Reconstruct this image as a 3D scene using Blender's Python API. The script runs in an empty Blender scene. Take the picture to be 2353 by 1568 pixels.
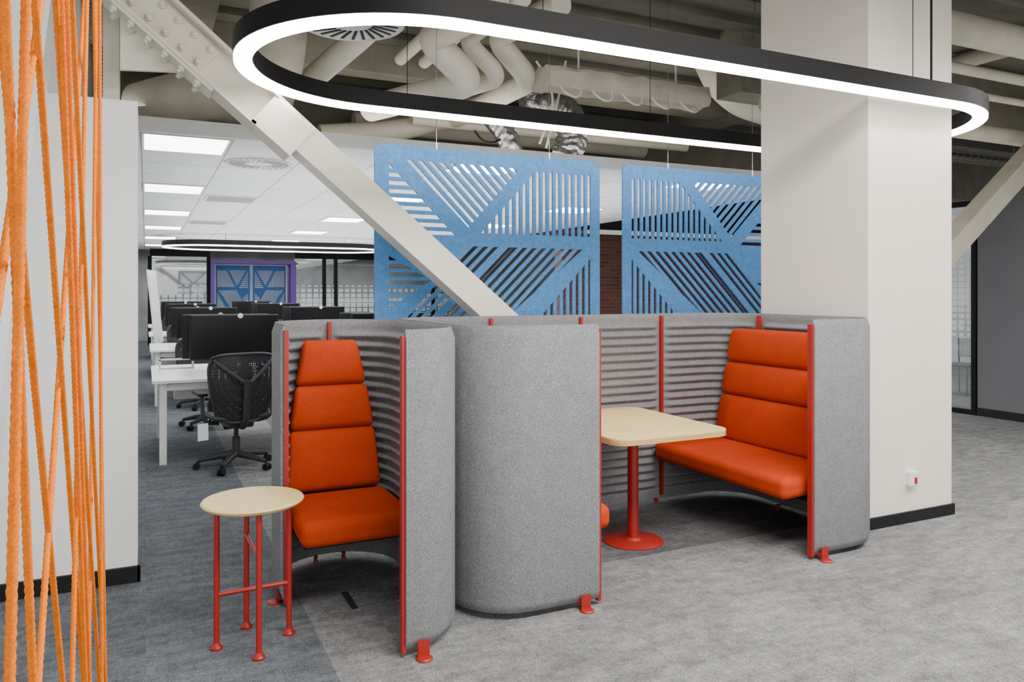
import bpy, bmesh, math, random
from mathutils import Vector, Matrix, noise
from mathutils.geometry import tessellate_polygon
random.seed(4)
S = bpy.context.scene; COL = S.collection; PI = math.pi
sin, cos = math.sin, math.cos
V = Vector
# ------------------------------------------------------------------ camera geometry
H = 1.55; F = 1758.0; CX = 1176.5; HY = 671.0
yaw = math.atan((CX - 335) / F)
FW = V((sin(yaw), cos(yaw))); RT = V((cos(yaw), -sin(yaw)))
def ray(px): return FW + RT * ((px - CX) / F)
def onY(px, py, Y):
    r = ray(px); d = Y / r.y; return V((r.x * d, Y, H + (HY - py) * d / F))
def onX(px, py, X):
    r = ray(px); d = X / r.x; return V((X, r.y * d, H + (HY - py) * d / F))
def onZ(px, py, z):
    r = ray(px); d = (H - z) * F / (py - HY); return V((r.x * d, r.y * d, z))
cam = bpy.data.cameras.new('camera'); co = bpy.data.objects.new('camera', cam); COL.objects.link(co)
co.location = (0, 0, H); co.rotation_euler = (PI / 2, 0, -yaw)
cam.sensor_width = 36; cam.lens = F / 2353 * 36; cam.shift_y = -(784 - HY) / 2353; cam.clip_start = .05
S.camera = co
# ------------------------------------------------------------------ materials
def newmat(name):
    m = bpy.data.materials.new(name); m.use_nodes = True
    nt = m.node_tree; return m, nt, nt.nodes['Principled BSDF']
def rgb(c, k=1): return (min(c[0]*k, 1), min(c[1]*k, 1), min(c[2]*k, 1), 1)
def N(nt, t, **kw):
    n = nt.nodes.new(t)
    for k, v in kw.items(): setattr(n, k, v)
    return n
def mathn(nt, op, a, b=None):
    n = N(nt, 'ShaderNodeMath', operation=op)
    for i, x in enumerate((a, b)):
        if x is None: continue
        if isinstance(x, (int, float)): n.inputs[i].default_value = x
        else: nt.links.new(x, n.inputs[i])
    return n.outputs[0]
def mix(nt, f, a, b, bt='MIX'):
    n = N(nt, 'ShaderNodeMixRGB', blend_type=bt)
    for i, x in enumerate((f, a, b)):
        if isinstance(x, (int, float)): n.inputs[i].default_value = x
        elif isinstance(x, tuple): n.inputs[i].default_value = x
        else: nt.links.new(x, n.inputs[i])
    return n.outputs[0]
def noisen(nt, vec, scale, detail=4, stretch=None, rough=.5):
    if stretch:
        mp = N(nt, 'ShaderNodeMapping'); mp.inputs['Scale'].default_value = stretch
        nt.links.new(vec, mp.inputs['Vector']); vec = mp.outputs[0]
    n = N(nt, 'ShaderNodeTexNoise'); n.inputs['Scale'].default_value = scale; n.inputs['Detail'].default_value = detail; n.inputs['Roughness'].default_value = rough
    nt.links.new(vec, n.inputs['Vector']); return n.outputs['Fac']
def ramp(nt, f, p0, p1, c0=(0,0,0,1), c1=(1,1,1,1)):
    n = N(nt, 'ShaderNodeValToRGB'); e = n.color_ramp.elements
    e[0].position = p0; e[0].color = c0; e[1].position = p1; e[1].color = c1
    nt.links.new(f, n.inputs[0]); return n.outputs[0]
def mat(name, col, rough=.6, metal=0., var=.06, vs=5., stretch=None, bump=0., bs=150., fleck=0., fs=220., spec=.5, sheen=0., coat=0.):
    m, nt, p = newmat(name)
    tc = N(nt, 'ShaderNodeTexCoord').outputs['Object']
    f = ramp(nt, noisen(nt, tc, vs, 5, stretch), .3, .7)
    c = mix(nt, f, rgb(col, 1 - var), rgb(col, 1 + var))
    if fleck:
        for sc_, am in ((fs, fleck), (fs*.35, fleck*.42)):
            g = ramp(nt, noisen(nt, tc, sc_, 3, None, .7), .36, .64)
            c = mix(nt, 1.0, c, mix(nt, g, (1 - am,)*3 + (1,), (1 + am,)*3 + (1,)), 'MULTIPLY')
    nt.links.new(c, p.inputs['Base Color'])
    p.inputs['Roughness'].default_value = rough; p.inputs['Metallic'].default_value = metal
    p.inputs['Specular IOR Level'].default_value = spec
    p.inputs['Sheen Weight'].default_value = sheen; p.inputs['Coat Weight'].default_value = coat
    if bump:
        b = N(nt, 'ShaderNodeBump'); b.inputs['Strength'].default_value = bump; b.inputs['Distance'].default_value = .01
        nt.links.new(noisen(nt, tc, bs, 4), b.inputs['Height']); nt.links.new(b.outputs[0], p.inputs['Normal'])
    return m
def emit(name, col, strength):
    m, nt, p = newmat(name)
    p.inputs['Base Color'].default_value = rgb(col); p.inputs['Emission Color'].default_value = rgb(col)
    tc = N(nt, 'ShaderNodeTexCoord').outputs['Object']
    nt.links.new(mathn(nt, 'MULTIPLY', ramp(nt, noisen(nt, tc, 3), 0, 1, (.97,)*3+(1,), (1,1,1,1)), strength), p.inputs['Emission Strength'])
    return m
M = dict(
 felt=mat('grey_felt', (.212,.213,.220), .95, var=.06, vs=14, fleck=.44, fs=340, bump=.15, bs=300, spec=.1),
 bluefelt=mat('blue_felt', (.080,.225,.46), .95, var=.12, vs=30, fleck=.22, fs=260, bump=.15, bs=260, spec=.1),
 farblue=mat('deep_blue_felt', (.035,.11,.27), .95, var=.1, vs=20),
 orange=mat('orange_fabric', (.47,.050,.014), 1.0, var=.05, vs=8, fleck=.18, fs=420, bump=.15, bs=500, spec=.0),
 red=mat('red_metal', (.33,.015,.010), .42, var=.04),
 wood=mat('birch_wood', (.82,.595,.245), .5, var=.10, vs=5, stretch=(1,14,1)),
 plyedge=mat('plywood_edge', (.56,.36,.14), .6, var=.25, vs=30, stretch=(.3,.3,8)),
 plaster=mat('cream_plaster', (.80,.735,.645), .8, var=.02, vs=2, bump=.03, bs=60),
 white=mat('white_paint', (.86,.86,.85), .7, var=.02, vs=2),
 beam=mat('cream_steel', (.85,.79,.675), .45, var=.03, vs=4, bump=.05, bs=30),
 whitesteel=mat('glossy_white_steel', (.76,.77,.75), .22, var=.03, vs=3, bump=.06, bs=14, coat=.3),
 conc=mat('sprayed_beige', (.50,.465,.375), .9, var=.14, vs=4, bump=.7, bs=25),
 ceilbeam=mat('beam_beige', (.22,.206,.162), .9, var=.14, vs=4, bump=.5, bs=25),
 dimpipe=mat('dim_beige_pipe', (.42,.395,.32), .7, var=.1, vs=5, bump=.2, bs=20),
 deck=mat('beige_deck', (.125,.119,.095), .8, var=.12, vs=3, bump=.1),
 pipe=mat('beige_pipe', (.74,.70,.585), .5, var=.06, vs=6, bump=.08, bs=18),
 darkvoid=mat('dark_void', (.02,.021,.02), .9),
 foil=mat('silver_foil', (.42,.42,.43), .28, .9, var=.4, vs=22, bump=1., bs=24),
 black=mat('black_metal', (.003,.003,.0035), .6, spec=.25),
 blackpl=mat('black_plastic', (.010,.010,.011), .45, spec=.3),
 dgrey=mat('dark_grey_plastic', (.030,.031,.034), .5),
 base=mat('dark_skirting', (.010,.010,.012), .5, spec=.3),
 desk=mat('white_laminate', (.82,.82,.80), .4),
 screen=mat('black_screen', (.004,.004,.005), .25, spec=.3),
 purple=mat('purple_paint', (.11,.035,.25), .6),
 greywall=mat('slate_wall', (.12,.122,.132), .85, var=.05, vs=3),
 farwall=mat('pale_far_wall', (.34,.35,.34), .85, var=.25, vs=1.5),
 paper=mat('pale_paper', (.62,.74,.80), .6),
 chrome=mat('chrome', (.6,.6,.6), .2, 1.),
 wplastic=mat('white_plastic', (.8,.8,.78), .4),
 ropem=mat('orange_rope', (.84,.19,.006), .75, var=.10, vs=60, fleck=.18, fs=500, spec=.1),
 vent=mat('vent_grey', (.66,.66,.64), .6),
 ventslot=mat('vent_slot_grey', (.38,.38,.38), .7),
 lamp=emit('lamp_diffuser', (1,.97,.93), 16.0),
 panel=emit('panel_light', (.96,.98,1), 9.0),
 farlamp=emit('far_lamp', (1,.98,.95), 5.0),
)
def carpet():
    m, nt, p = newmat('carpet')
    pos = N(nt, 'ShaderNodeNewGeometry').outputs['Position']
    sx = N(nt, 'ShaderNodeSeparateXYZ'); nt.links.new(pos, sx.inputs[0])
    fl = N(nt, 'ShaderNodeVectorMath', operation='FLOOR'); sc = N(nt, 'ShaderNodeVectorMath', operation='MULTIPLY')
    sc.inputs[1].default_value = (1/.5, 1/.5, 0); nt.links.new(pos, sc.inputs[0]); nt.links.new(sc.outputs[0], fl.inputs[0])
    wn = N(nt, 'ShaderNodeTexWhiteNoise'); nt.links.new(fl.outputs[0], wn.inputs['Vector'])
    tile = wn.outputs['Value']
    # every tile shifts the streak pattern so the joints show as in laid carpet
    off = N(nt, 'ShaderNodeVectorMath', operation='SCALE'); nt.links.new(wn.outputs['Color'], off.inputs[0]); off.inputs['Scale'].default_value = 9
    shp = N(nt, 'ShaderNodeVectorMath', operation='ADD'); nt.links.new(pos, shp.inputs[0]); nt.links.new(off.outputs[0], shp.inputs[1]); tp = shp.outputs[0]
    blue = mathn(nt, 'LESS_THAN', sx.outputs['X'], .70)
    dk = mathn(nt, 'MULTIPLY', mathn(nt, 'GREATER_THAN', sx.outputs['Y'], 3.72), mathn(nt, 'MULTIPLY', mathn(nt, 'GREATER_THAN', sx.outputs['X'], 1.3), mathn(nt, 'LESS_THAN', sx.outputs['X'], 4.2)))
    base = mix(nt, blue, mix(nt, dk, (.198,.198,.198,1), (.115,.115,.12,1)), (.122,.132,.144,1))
    st = ramp(nt, noisen(nt, tp, 5.5, 11, (1,2.6,1), .76), .39, .61)
    st2 = ramp(nt, noisen(nt, tp, 18, 8, (2.4,1,1), .7), .38, .62)
    pile = ramp(nt, noisen(nt, tp, 55, 4, (1,3.5,1), .7), .36, .64)
    blot = ramp(nt, noisen(nt, pos, 2.0, 5, None, .55), .35, .65)
    fine = ramp(nt, noisen(nt, pos, 170, 3, None, .75), .36, .64)
    c = mix(nt, 1., base, mix(nt, st, (.76,)*3+(1,), (1.26,)*3+(1,)), 'MULTIPLY')
    c = mix(nt, 1., c, mix(nt, st2, (.86,)*3+(1,), (1.15,)*3+(1,)), 'MULTIPLY')
    c = mix(nt, 1., c, mix(nt, pile, (.80,)*3+(1,), (1.2,)*3+(1,)), 'MULTIPLY')
    c = mix(nt, 1., c, mix(nt, blot, (.90,)*3+(1,), (1.09,)*3+(1,)), 'MULTIPLY')
    c = mix(nt, 1., c, mix(nt, fine, (.52,)*3+(1,), (1.48,)*3+(1,)), 'MULTIPLY')
    c = mix(nt, 1., c, mix(nt, tile, (.93,)*3+(1,), (1.07,)*3+(1,)), 'MULTIPLY')
    nt.links.new(c, p.inputs['Base Color']); p.inputs['Roughness'].default_value = .95; p.inputs['Specular IOR Level'].default_value = .1
    b = N(nt, 'ShaderNodeBump'); b.inputs['Strength'].default_value = .4; b.inputs['Distance'].default_value = .006
    nt.links.new(noisen(nt, pos, 200, 3), b.inputs['Height']); nt.links.new(b.outputs[0], p.inputs['Normal'])
    return m
M['carpet'] = carpet()
def tilemat():
    m, nt, p = newmat('acoustic_tile')
    pos = N(nt, 'ShaderNodeNewGeometry').outputs['Position']
    s = N(nt, 'ShaderNodeSeparateXYZ'); nt.links.new(pos, s.inputs[0])
    def line(v, off, per):
        a = mathn(nt, 'FRACT', mathn(nt, 'DIVIDE', mathn(nt, 'ADD', v, off), per)); return mathn(nt, 'LESS_THAN', a, .014 / per)
    l = mathn(nt, 'MAXIMUM', line(s.outputs['X'], .04, .66), line(s.outputs['Y'], -6.35, .7375))
    nt.links.new(mix(nt, l, (.78,.79,.79,1), (.36,.37,.38,1)), p.inputs['Base Color']); p.inputs['Roughness'].default_value = .9
    return m
M['tile'] = tilemat()
def brickmat():
    m, nt, p = newmat('red_brick')
    tc = N(nt, 'ShaderNodeTexCoord').outputs['Object']
    mp = N(nt, 'ShaderNodeMapping'); mp.inputs['Rotation'].default_value = (PI/2, 0, 0); nt.links.new(tc, mp.inputs[0])
    b = N(nt, 'ShaderNodeTexBrick'); b.inputs['Scale'].default_value = 1; b.inputs['Brick Width'].default_value = .25; b.inputs['Row Height'].default_value = .075
    b.inputs['Mortar Size'].default_value = .008; b.inputs['Color1'].default_value = (.20,.07,.04,1); b.inputs['Color2'].default_value = (.12,.04,.03,1); b.inputs['Mortar'].default_value = (.14,.11,.09,1)
    nt.links.new(mp.outputs[0], b.inputs[0]); nt.links.new(b.outputs[0], p.inputs['Base Color']); p.inputs['Roughness'].default_value = .9
    return m
M['brick'] = brickmat()
def frosted(name, ax, z0, z1, pitch, lowk):
    m, nt, p = newmat(name)
    pos = N(nt, 'ShaderNodeNewGeometry').outputs['Position']
    s = N(nt, 'ShaderNodeSeparateXYZ'); nt.links.new(pos, s.inputs[0])
    u = mathn(nt, 'DIVIDE', s.outputs[ax], pitch); w = mathn(nt, 'DIVIDE', s.outputs['Z'], pitch * .8)
    fu = mathn(nt, 'ABSOLUTE', mathn(nt, 'SUBTRACT', mathn(nt, 'FRACT', u), .5)); fw = mathn(nt, 'ABSOLUTE', mathn(nt, 'SUBTRACT', mathn(nt, 'FRACT', w), .5))
    # squares shrink towards the top and bottom of the film band
    t = mathn(nt, 'ABSOLUTE', mathn(nt, 'DIVIDE', mathn(nt, 'SUBTRACT', s.outputs['Z'], (z0+z1)/2), (z1-z0)/2))
    sz = mathn(nt, 'SUBTRACT', .47, mathn(nt, 'MULTIPLY', t, .22))
    sq = mathn(nt, 'LESS_THAN', mathn(nt, 'MAXIMUM', fu, fw), sz)
    mid = mathn(nt, 'MULTIPLY', mathn(nt, 'GREATER_THAN', s.outputs['Z'], z0), mathn(nt, 'LESS_THAN', s.outputs['Z'], z1))
    low = mathn(nt, 'LESS_THAN', s.outputs['Z'], z0)
    mask = mathn(nt, 'MAXIMUM', mathn(nt, 'MULTIPLY', sq, mid), mathn(nt, 'MULTIPLY', low, lowk))
    tr = N(nt, 'ShaderNodeBsdfTransparent'); tr.inputs[0].default_value = (.88,.90,.90,1)
    gl = N(nt, 'ShaderNodeBsdfGlossy'); gl.inputs['Roughness'].default_value = .03
    mg = N(nt, 'ShaderNodeMixShader'); mg.inputs[0].default_value = .08; nt.links.new(tr.outputs[0], mg.inputs[1]); nt.links.new(gl.outputs[0], mg.inputs[2])
    ms = N(nt, 'ShaderNodeMixShader'); nt.links.new(mathn(nt, 'MULTIPLY', mask, .8), ms.inputs[0]); nt.links.new(mg.outputs[0], ms.inputs[1]); nt.links.new(p.outputs[0], ms.inputs[2])
    p.inputs['Base Color'].default_value = (.82,.85,.85,1)
    nt.links.new(ms.outputs[0], nt.nodes['Material Output'].inputs[0]); return m
M['frostX'] = frosted('frosted_film_far', 'X', .75, 1.75, .19, .2)
M['frostY'] = frosted('frosted_film_near', 'Y', .95, 2.0, .10, .1)
def perf():
    m, nt, p = newmat('perforated_mesh')
    tc = N(nt, 'ShaderNodeTexCoord').outputs['Object']
    v = N(nt, 'ShaderNodeTexVoronoi'); v.inputs['Scale'].default_value = 62; v.inputs['Randomness'].default_value = .2; nt.links.new(tc, v.inputs['Vector'])
    h = mathn(nt, 'LESS_THAN', v.outputs['Distance'], .17)
    tr = N(nt, 'ShaderNodeBsdfTransparent'); ms = N(nt, 'ShaderNodeMixShader')
    nt.links.new(h, ms.inputs[0]); nt.links.new(p.outputs[0], ms.inputs[1]); nt.links.new(tr.outputs[0], ms.inputs[2])
    p.inputs['Base Color'].default_value = (.020,.021,.023,1); p.inputs['Roughness'].default_value = .5
    nt.links.new(ms.outputs[0], nt.nodes['Material Output'].inputs[0]); return m
M['perf'] = perf()
# ------------------------------------------------------------------ mesh building
class MB:
    def __init__(s): s.v = []; s.f = []
    def add(s, vs, fs):
        o = len(s.v); s.v += [V(p) for p in vs]; s.f += [tuple(i + o for i in f) for f in fs]; return s
    def box(s, lo, hi):
        x0,y0,z0 = lo; x1,y1,z1 = hi
        return s.add([(x0,y0,z0),(x1,y0,z0),(x1,y1,z0),(x0,y1,z0),(x0,y0,z1),(x1,y0,z1),(x1,y1,z1),(x0,y1,z1)],
            [(0,3,2,1),(4,5,6,7),(0,1,5,4),(1,2,6,5),(2,3,7,6),(3,0,4,7)])
    def obox(s, c, ax, ay, az, sz):   # oriented box
        c = V(c); A = V(ax).normalized()*sz[0]/2; B = V(ay).normalized()*sz[1]/2; C = V(az).normalized()*sz[2]/2
        return s.add([c-A-B-C, c+A-B-C, c+A+B-C, c-A+B-C, c-A-B+C, c+A-B+C, c+A+B+C, c-A+B+C],
            [(0,3,2,1),(4,5,6,7),(0,1,5,4),(1,2,6,5),(2,3,7,6),(3,0,4,7)])
    def soft(s, size, r, mtx=None, fn=None, k=4, mid=7):
        hx = [a/2 for a in size]
        def nodes(h):
            rr = min(r, h); a = [-h + rr*i/k for i in range(k)]; n = mid
            b = [-(h-rr) + 2*(h-rr)*i/n for i in range(n+1)] if h > rr + 1e-6 else [0]
            return a + b + [-q for q in reversed(a)]
        L = [nodes(h) for h in hx]; idx = {}; vs = []; fs = []
        def vid(i,j,l):
            if (i,j,l) not in idx:
                p = V((L[0][i], L[1][j], L[2][l])); inn = V([max(-(hx[q]-min(r,hx[q])), min(hx[q]-min(r,hx[q]), p[q])) for q in range(3)])
                d = p - inn; q = inn + d.normalized()*r if d.length > 1e-9 else p
                if fn: q = fn(q, p, hx)
                idx[(i,j,l)] = len(vs); vs.append(mtx @ q if mtx else q)
            return idx[(i,j,l)]
        n = [len(a)-1 for a in L]
        for i in range(n[0]):
            for j in range(n[1]):
                fs.append((vid(i,j,0),vid(i,j+1,0),vid(i+1,j+1,0),vid(i+1,j,0))); fs.append((vid(i,j,n[2]),vid(i+1,j,n[2]),vid(i+1,j+1,n[2]),vid(i,j+1,n[2])))
        for i in range(n[0]):
            for l in range(n[2]):
                fs.append((vid(i,0,l),vid(i+1,0,l),vid(i+1,0,l+1),vid(i,0,l+1))); fs.append((vid(i,n[1],l),vid(i,n[1],l+1),vid(i+1,n[1],l+1),vid(i+1,n[1],l)))
        for j in range(n[1]):
            for l in range(n[2]):
                fs.append((vid(0,j,l),vid(0,j,l+1),vid(0,j+1,l+1),vid(0,j+1,l))); fs.append((vid(n[0],j,l),vid(n[0],j+1,l),vid(n[0],j+1,l+1),vid(n[0],j,l+1)))
        return s.add(vs, fs)
    def tube(s, pts, r, n=12, cap=True, rf=None):
        pts = [V(p) for p in pts]; vs = []; fs = []; up = None
        for i, p in enumerate(pts):
            t = (pts[min(i+1,len(pts)-1)] - pts[max(i-1,0)]).normalized()
            if up is None: up = V((0,0,1)) if abs(t.z) < .9 else V((1,0,0))
            a = (up - t*up.dot(t)).normalized(); b = t.cross(a); up = a
            R = r[i] if isinstance(r, (list, tuple)) else r
            for j in range(n):
                th = 2*PI*j/n; q = R*(rf(i, th) if rf else 1); vs.append(p + a*cos(th)*q + b*sin(th)*q)
        m = len(pts)
        for i in range(m-1):
            for j in range(n): fs.append((i*n+j, i*n+(j+1)%n, (i+1)*n+(j+1)%n, (i+1)*n+j))
        if cap: fs.append(tuple(reversed(range(n)))); fs.append(tuple((m-1)*n+j for j in range(n)))
        return s.add(vs, fs)
    def lathe(s, prof, c, n=40):
        c = V(c); vs = []; fs = []; m = len(prof)
        for j in range(n):
            a = 2*PI*j/n
            for r, z in prof: vs.append(c + V((r*cos(a), r*sin(a), z)))
        for j in range(n):
            for i in range(m-1): fs.append((j*m+i, ((j+1)%n)*m+i, ((j+1)%n)*m+i+1, j*m+i+1))
        if prof[0][0] > 1e-5: fs.append(tuple(j*m for j in reversed(range(n))))
        if prof[-1][0] > 1e-5: fs.append(tuple(j*m+m-1 for j in range(n)))
        return s.add(vs, fs)
    def plate(s, outer, holes, mp, thick):
        loops = [outer] + holes; flat = [p for l in loops for p in l]; n = len(flat); thick = V(thick)
        tris = tessellate_polygon([[V((x,y,0)) for x,y in l] for l in loops])
        fv = [V(mp(*p)) for p in flat]; fs = [tuple(t) for t in tris] + [tuple(n+i for i in reversed(t)) for t in tris]
        o = 0
        for l in loops:
            k = len(l)
            for i in range(k): fs.append((o+i, o+(i+1)%k, n+o+(i+1)%k, n+o+i))
            o += k
        return s.add(fv + [p+thick for p in fv], fs)
    def sweep(s, path, prof, closed=False):  # prof: (offset along left normal, z)
        vs = []; fs = []; n = len(path)
        for i, p in enumerate(path):
            a = path[(i-1)%n] if closed or i > 0 else p; b = path[(i+1)%n] if closed or i < n-1 else p
            t = (V(b)-V(a)).normalized(); nn = V((-t.y, t.x))
            pr = prof(i) if callable(prof) else prof; m = len(pr)
            for o, z in pr: vs.append((p[0]+nn.x*o, p[1]+nn.y*o, z))
        for i in range(n if closed else n-1):
            for j in range(m): fs.append((i*m+j, ((i+1)%n)*m+j, ((i+1)%n)*m+(j+1)%m, i*m+(j+1)%m))
        if not closed: fs.append(tuple(range(m))); fs.append(tuple((n-1)*m+j for j in reversed(range(m))))
        return s.add(vs, fs)
    def build(s, name, m, parent=None, ang=38):
        vs = s.v
        if parent is not None:
            q = V((0,0,0)); o = parent
            while o: q += o.location; o = o.parent
        else:
            q = V(((min(v.x for v in vs)+max(v.x for v in vs))/2, (min(v.y for v in vs)+max(v.y for v in vs))/2, min(v.z for v in vs)))
        me = bpy.data.meshes.new(name); me.from_pydata([v-q for v in vs], [], s.f)
        bm = bmesh.new(); bm.from_mesh(me); bmesh.ops.recalc_face_normals(bm, faces=bm.faces); bm.to_mesh(me); bm.free()
        me.polygons.foreach_set('use_smooth', [True]*len(me.polygons)); me.set_sharp_from_angle(angle=math.radians(ang))
        me.materials.append(m); o = bpy.data.objects.new(name, me); COL.objects.link(o)
        if parent is not None: o.parent = parent
        else: o.location = q
        return o
def tag(o, label, cat, group=None):
    o['label'] = label; o['category'] = cat
    if group: o['group'] = group
    return o
def thing(name, loc, label, cat, group=None):
    o = bpy.data.objects.new(name, None); COL.objects.link(o); o.location = loc; o.empty_display_size = .1
    return tag(o, label, cat, group)
def struct(o): o['kind'] = 'structure'; return o
def copy_tree(o, parent=None):
    c = o.copy(); COL.objects.link(c); c.parent = parent
    for ch in list(o.children): copy_tree(ch, c)
    return c
def fillet(pts, r, n=8):
    pts = [V(p) for p in pts]; out = [pts[0]]; last = len(pts)-2
    for i in range(1, len(pts)-1):
        p = pts[i]; a = (pts[i-1]-p); b = (pts[i+1]-p); rr = min(r, a.length*(.98 if i == 1 else .499), b.length*(.98 if i == last else .499)); a.normalize(); b.normalize()
        p0 = p+a*rr; p3 = p+b*rr; p1 = p0-a*rr*.5523; p2 = p3-b*rr*.5523
        for k in range(n+1):
            t = k/n; u = 1-t; out.append(p0*u**3 + p1*3*u*u*t + p2*3*u*t*t + p3*t**3)
    out.append(pts[-1]); return out
def resample(path, ds):
    out = [path[0]]; 
    for a, b in zip(path, path[1:]):
        L = (b-a).length
        if L < 1e-7: continue
        k = max(1, math.ceil(L/ds))
        for i in range(1, k+1): out.append(a + (b-a)*(i/k))
    return out
def clip(poly, nx, ny, c):   # keep nx*x+ny*y >= c
    out = []
    for i in range(len(poly)):
        a = poly[i]; b = poly[(i+1)%len(poly)]; da = nx*a[0]+ny*a[1]-c; db = nx*b[0]+ny*b[1]-c
        if da >= 0: out.append(a)
        if (da >= 0) != (db >= 0): t = da/(da-db); out.append((a[0]+(b[0]-a[0])*t, a[1]+(b[1]-a[1])*t))
    return out
def area(p): return abs(sum(p[i][0]*p[(i+1)%len(p)][1]-p[(i+1)%len(p)][0]*p[i][1] for i in range(len(p))))/2
def roundrect(x0, y0, x1, y1, r, n=6):
    out = []
    for cx, cy, a0 in ((x1-r,y1-r,0),(x0+r,y1-r,PI/2),(x0+r,y0+r,PI),(x1-r,y0+r,1.5*PI)):
        for k in range(n+1): out.append((cx+r*cos(a0+PI/2*k/n), cy+r*sin(a0+PI/2*k/n)))
    return out
# ------------------------------------------------------------------ setting
struct(MB().box((-4,-4,-.1),(16,27,0)).build('floor', M['carpet']))
CZ = 4.1
mb = MB()
for i in range(70):                      # ribbed deck
    y = -4 + i*.45; mb.box((-4, y, CZ-.07), (16, y+.2, CZ))
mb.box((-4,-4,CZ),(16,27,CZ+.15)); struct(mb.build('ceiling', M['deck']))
TC = 2.75
struct(MB().box((-.5,6.33,TC),(7.2,24,TC+.02)).build('ceiling', M['tile']))
struct(MB().box((-.5,6.27,TC-.01),(7.2,6.33,TC+.10)).build('trim_1', M['vent']))
struct(MB().box((-4,4.565,0),(-.04,4.9,2.57)).build('wall_left', M['white']))
mb = MB().box((-.75,5.6,0),(-.5,27,.85)).box((-.75,5.6,2.6),(-.5,27,CZ))
for k in range(6): mb.box((-.75,6.5+k*4,.85),(-.5,7.1+k*4,2.6))
struct(mb.build('wall_side', M['white']))
struct(MB().box((-4,4.545,0),(-.03,4.565,.085)).box((-.04,4.545,0),(-.025,4.9,.085)).build('baseboard_left', M['base']))
struct(MB().box((4.24,3.49,0),(5.07,4.45,CZ)).build('wall_column', M['plaster']))
struct(MB().box((4.225,3.475,0),(5.085,3.49,.075)).box((4.225,3.49,0),(4.24,4.45,.075)).box((5.07,3.49,0),(5.085,4.45,.075)).build('baseboard_column', M['base']))
struct(MB().box((9.4,-2,0),(9.6,6.13,2.7)).build('wall_right', M['greywall']))
struct(MB().box((9.385,-2,0),(9.4,6.13,.1)).build('baseboard_right', M['base']))
struct(MB().box((7.3,13,0),(16,13.3,2.7)).build('wall_brick', M['brick']))
struct(MB().box((-4,26.7,0),(16,27,CZ)).build('wall_far', M['farwall']))
struct(MB().box((-4,13,TC+.05),(16,13.1,CZ)).build('wall_plenum', M['darkvoid']))  # near-black sheet painting in the shade of the unlit void above the tiles
def glazing(name, loc):
    w = bpy.data.objects.new(name, None); COL.objects.link(w); w.location = loc; return struct(w)
# glass partition on the right
w = glazing('window_1', (9.45,6.15,0))
for y in (6.17, 9.2): MB().box((9.38,y-.03,0),(9.48,y+.03,2.7)).build('frame', M['black'], w)
MB().box((9.42,6.2,.06),(9.43,9.2,2.66)).build('pane', M['frostY'], w)
MB().box((9.38,6.2,0),(9.48,9.2,.06)).build('frame', M['black'], w); MB().box((9.38,6.2,2.64),(9.48,9.2,2.7)).build('frame', M['black'], w)
# far glass partitions and purple portal
for n, (x0, x1, ms) in enumerate(((.1,1.66,(.1,1.62)), (4.02,9.0,(4.9,5.25,6.8,8.4)))):
    w = glazing('window_%d' % (n+2), (x0,23.5,0))
    MB().box((x0,23.5,.05),(x1,23.51,2.6)).build('pane', M['frostX'], w)
    MB().box((x0,23.45,2.55),(x1,23.55,TC)).build('frame', M['black'], w); MB().box((x0,23.45,0),(x1,23.55,.06)).build('frame', M['black'], w)
    for x in ms: MB().box((x-.05,23.44,.06),(x+.05,23.56,2.55)).build('mullion', M['black'], w)
o = MB().box((1.66,23.2,0),(1.76,23.8,2.45)).box((3.86,23.2,0),(4.02,23.8,2.45)).box((1.76,23.2,2.36),(3.86,23.8,2.45)).build('portal_frame', M['purple'])
tag(o, 'purple painted portal frame in the far glass partition', 'door frame')
# ------------------------------------------------------------------ felt panels with rails
Z0, Z1 = .03, 1.39
def felt_wall(path, parent, name='felt_panel'):
    path = resample(path, .028); L = [0]
    for a, b in zip(path, path[1:]): L.append(L[-1]+(b-a).length)
    T = L[-1]; P = .058; za = Z1-.065; zb = Z0+.07; nz = int((za-zb)/P*8)
    def prof(i):
        e = min(L[i], T-L[i]); A = max(0, min(1, (e-.022)/.05)); A = A*A*(3-2*A)
        pr = [(.004,Z0),(.012,Z0+.004),(.026,Z0+.045),(.026,Z1-.05),(.013,Z1-.012),(.010,Z1),(.002,Z1),(-.004,Z1-.012),(-.008,Z1-.05)]
        for k in range(nz+1):
            z = za+(zb-za)*k/nz; pr.append((-(.004+.030*A*(.5-.5*cos(2*PI*(za-z)/P))**.8), z))
        return pr + [(-.008,Z0+.05),(-.004,Z0)]
    return MB().sweep(path, prof).build(name, M['felt'], parent, 60)
def rail(x, y, ang, parent, w=.032):    # edge rail; ang = direction the panel end points to
    t = V((cos(ang), sin(ang), 0)); n = V((-t.y, t.x, 0))
    MB().obox((x+t.x*.006, y+t.y*.006, (Z0+1.372)/2-.01), t, n, (0,0,1), (.02,w,1.372-Z0)).build('edge_rail', M['red'], parent)
def seam(x, y, ang, parent, z0=Z0):    # ang = inward facing
    t = V((cos(ang), sin(ang), 0)); n = V((-t.y, t.x, 0))
    MB().obox((x+t.x*.016, y+t.y*.016, (z0+1.375)/2), t, n, (0,0,1), (.034,.020,1.375-z0)).build('seam_strip', M['red'], parent)
def foot(x, y, ang, parent, k=1.):
    t = V((cos(ang), sin(ang), 0)); n = V((-t.y, t.x, 0)); c = V((x,y,0))
    m = MB(); m.obox(c+t*.026*k+V((0,0,.007+.035*k)), t, n, (0,0,1), (.005,.052*k,.07*k)); m.obox(c+t*.01+V((0,0,.030)), t, n, (0,0,1), (.04,.052*k,.006))
    m.lathe([(0,0),(.036*k,0),(.036*k,.005),(.030*k,.010),(0,.010)], c+t*.035*k, 24); m.build('foot', M['red'], parent)
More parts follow.
